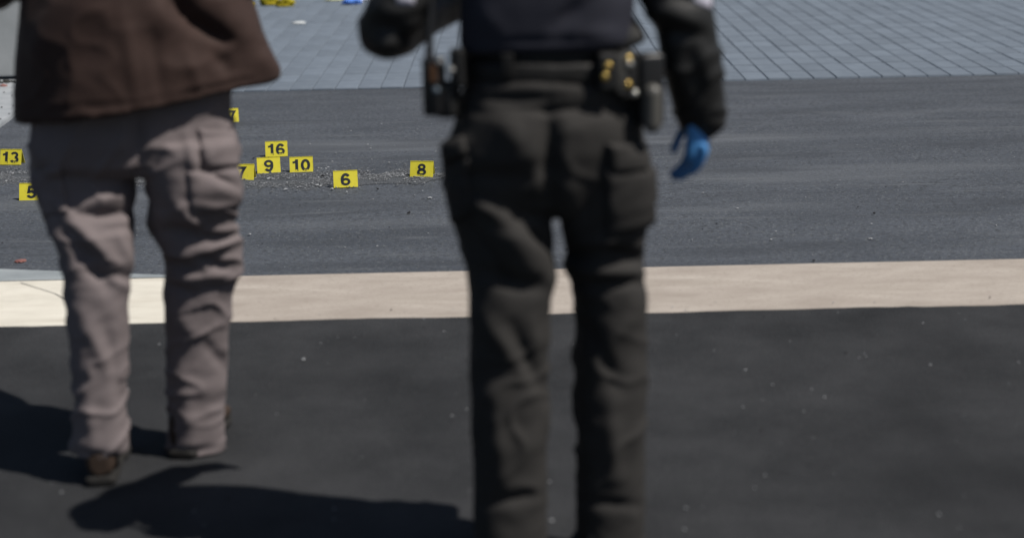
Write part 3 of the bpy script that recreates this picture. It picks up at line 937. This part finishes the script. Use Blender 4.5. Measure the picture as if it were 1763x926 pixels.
jrows = [(128, 128, 806, 1078, .118, 0), (86, 86, 806, 1080, .12, 0), (66, 63, 804, 1114, .12, 0), (52, 50, 804, 1106, .12, 0), (20, 20, 804, 1082, .12, 0), (-80, -80, 798, 1090, .125, 0), (-160, -160, 790, 1100, .12, 0), (-215, -215, 820, 1070, .10, 0), (-245, -245, 890, 1000, .07, 0)]
armL = [qb(800, -165), qb(735, -90, -.01), qb(672, 38, -.04), qb(684, 50, .05), qb(735, 20, .20), qb(800, -10, .30)]
armR = [qb(1090, -165), qb(1140, -60, .0), qb(1178, 35, .0), qb(1192, 120, .02), qb(1208, 208, .05)]
jk = union('jacket', [stack(jrows, YB, 2.5), tube(armL, [.085, .078, .062, .062, .055, .048]), tube(armR, [.088, .082, .068, .067, .054])], .009, 3)
fold(jk, [(640, 40, 720, 70, 14, -.012), (650, 70, 700, 80, 10, .010), (1110, 5, 1200, 40, 12, .012), (1125, 55, 1210, 62, 11, -.012), (1150, 70, 1180, 160, 16, .008), (1190, 90, 1215, 190, 12, -.008), (1140, -10, 1220, 5, 9, -.010)],
     .003, (9, 9, 9), 2.9, 1.0, .009)
link('jacket', jk, M['leather'], pb, True)
vrows = [(86, 74, 792, 1080, .143, 0), (70, 62, 791, 1086, .148, 0), (0, 0, 792, 1090, .155, 0), (-90, -90, 800, 1085, .155, 0), (-150, -150, 840, 1050, .145, 0), (-205, -205, 860, 1030, .125, 0)]
vt = union('vest', [stack(vrows, YB, 3.0)], .009, 4)
fold(vt, [(960, 45, 1010, 0, 14, -.010), (1000, 60, 1080, 68, 16, .006), (800, 75, 1075, 66, 4, -.004), (820, 10, 860, 60, 20, .006)], .0025, (6, 6, 6), 5.5)
link('vest', vt, M['navy'], pb, True)
# duty belt
brows = [(131, 131, 790, 1096, .143, 0), (126, 126, 788, 1097, .145, 0), (100, 100, 789, 1094, .144, 0), (95, 95, 792, 1092, .141, 0)]
bt = union('duty_belt', [stack(brows, YB, 2.5)], .007, 1)
link('duty_belt', bt, M['belt'], pb, True)
BELT = BVHTree.FromPolygons([v.co for v in bt.vertices], [tuple(p.vertices) for p in bt.polygons])

def belt_frame(px, py=114):
    loc, nor, i, d = BELT.ray_cast(CAM, ray(px, py).normalized())
    if loc is None:
        loc, nor, i, d = BELT.find_nearest(qb(px, py))
    n = Vector((nor.x, nor.y, 0)).normalized()
    return loc, n

def on_belt(name, x0, x1, y0, y1, depth, material, n=None, bevel=.006, parent=pb, out=0.0, tilt=0.0, anchor=None):
    """case hung on the belt, spanning these pixels of the photograph"""
    ax = anchor if anchor is not None else (x0 + x1) / 2
    loc, nn = belt_frame(ax)
    n = n or nn
    yy = loc.y + n.y * (depth / 2 + out)
    c = Q((x0 + x1) / 2, (y0 + y1) / 2, yy)
    s = yy / F * 1.03
    bm = box_bm(((x1 - x0) * s, depth, (y1 - y0) * s), bevel, 3)
    t = Vector((-n.y, n.x, 0))
    rot = Matrix((t, -n, Vector((0, 0, 1)))).transposed().to_4x4()
    bmesh.ops.transform(bm, matrix=Matrix.Translation(c) @ rot @ Matrix.Rotation(tilt, 4, 'Y'), verts=bm.verts)
    o = link(name, bm_mesh(bm, name), material, parent, True)
    return o, n, yy - depth / 2 * abs(n.y)

def stud(name, px, py, y, r, material, parent, n=Vector((0, -1, 0))):
    c = Q(px, py, y)
    vv, ff = ball((0, 0, 0), (r, r, r * .45))
    rot = n.to_track_quat('Z', 'Y').to_matrix().to_4x4()
    me = mesh(name, [Matrix.Translation(c) @ rot @ v for v in vv], ff)
    return link(name, me, material, parent, True)

back = Vector((.12, -1, 0)).normalized()
o, n, yf = on_belt('pouch', 1030, 1062, 92, 154, .035, M['leather'], back)
for py, px in ((115, 1047), (133, 1042)):
    stud('snap', px, py, yf - .003, .0075, M['brass'], o, n)
o, n, yf = on_belt('pouch', 1062, 1096, 88, 168, .04, M['leather'], Vector((.35, -1, 0)).normalized())
for py, px, m_ in ((103, 1083, 'brass'), (112, 1085, 'steel'), (147, 1082, 'brass'), (162, 1094, 'steel')):
    stud('snap', px, py, yf - .006, .0075, M[m_], o, n)
link('flap', bm_mesh(box_bm((.018, .006, .08), .002, 2, Matrix.Translation(Q(1070, 128, yf - .004))), 'flap'), M['grey_tube'], o, True)
# side case, strap and grey canister at the right hip
side = Vector((.75, -.66, 0)).normalized()
hol, n, yf = on_belt('holster', 1096, 1140, 92, 215, .045, M['plastic'], Vector((.3, -1, 0)).normalized(), .012, anchor=1085)
yc = yf - .006
me = union('canister', [tube([Q(1124, 158, yc), Q(1123, 216, yc)], [.020, .0205])], .004, 1)
link('canister', me, M['grey_tube'], hol, True)
# radio and cases at the left hip
o, n, yf = on_belt('radio', 732, 764, 100, 198, .045, M['plastic'], Vector((-.35, -1, 0)).normalized(), .008, anchor=800)
link('label', bm_mesh(box_bm((.014, .002, .034), .0008, 1, Matrix.Translation(Q(746, 127, yf - .004))), 'label'), M['orange'], o)
stud('button', 757, 108, yf - .005, .007, M['steel'], o, n)
stud('button', 751, 156, yf - .005, .007, M['cord'], o, n)
v, f = tube([Q(739, 104, yf + .02), Q(740, 60, yf + .03), Q(744, -60, yf + .05)], [.011, .008, .006], 10)
link('antenna', mesh('antenna', v, f), M['plastic'], o, True)
o, n, yf = on_belt('pouch', 778, 802, 84, 150, .04, M['leather'], Vector((-.3, -1, 0)).normalized(), .007, anchor=806)
stud('snap', 776, 122, yf - .006, .008, M['steel'], o, n)
o, n, yf = on_belt('keeper', 864, 884, 93, 134, .008, M['belt'], None, .003)
o, n, yf = on_belt('holster', 752, 790, 140, 202, .05, M['leather'], Vector((-.35, -1, 0)).normalized(), .014, anchor=806, out=-.02)
# glove
wr = Q(1203, 196, YB + .02)
gl = hand_shells(wr, (-.04, .10, -1), (-.42, .9, 0), (.9, -.42, 0), 1.0, .55)
link('glove', union('glove', gl, .0042, 2), M['glove'], pb, True)
# sleeve patches
link('sleeve_patch', patch(jk, [(668, -70), (720, -70), (712, 9), (684, 7)], .003, 8, 8), M['patch'], pb, True)
link('sleeve_patch', patch(jk, [(1186, -60), (1222, -60), (1224, 16), (1192, 4)], .003, 8, 8), M['patch'], pb, True)
headB = qb(946, -345)
legsb = [([qb(858, 250), qb(875, 540, -.06), qb(877, 960, -.085)], [.07, .055, .04]), ([qb(1030, 250), qb(1050, 540, .01), qb(1049, 960, -.01)], [.07, .055, .04])]
armsb = [([Vector(p) for p in armL], [.06, .055, .045, .045, .04, .032]), ([Vector(p) for p in armR[:-1]] + [Vector(armR[-1]) + Vector((0, 0, .03))], [.06, .055, .048, .045, .03])]
bB = body_mesh(YB, [(300, 300, 830, 1050, .10, 0), (150, 150, 825, 1060, .10, 0), (0, 0, 825, 1062, .10, 0), (-150, -150, 815, 1075, .095, 0), (-205, -205, 850, 1045, .07, 0)], headB, armsb, legsb,
               hand_shells(armL[-1], (.8, .3, 0), (0, .2, 1), (0, 1, 0)))
link('body', bB, M['skin'], pb, True)
link('hair', hair_mesh(YB, headB), M['hair'], pb, True)
for px, off in ((878, -.08), (1049, -.01)):
    x = qb(px, 890, off).x
    shoe('boot', x, YB + off + .066, R(10) if px < 900 else R(-12), M['shoe_dark'], pb)
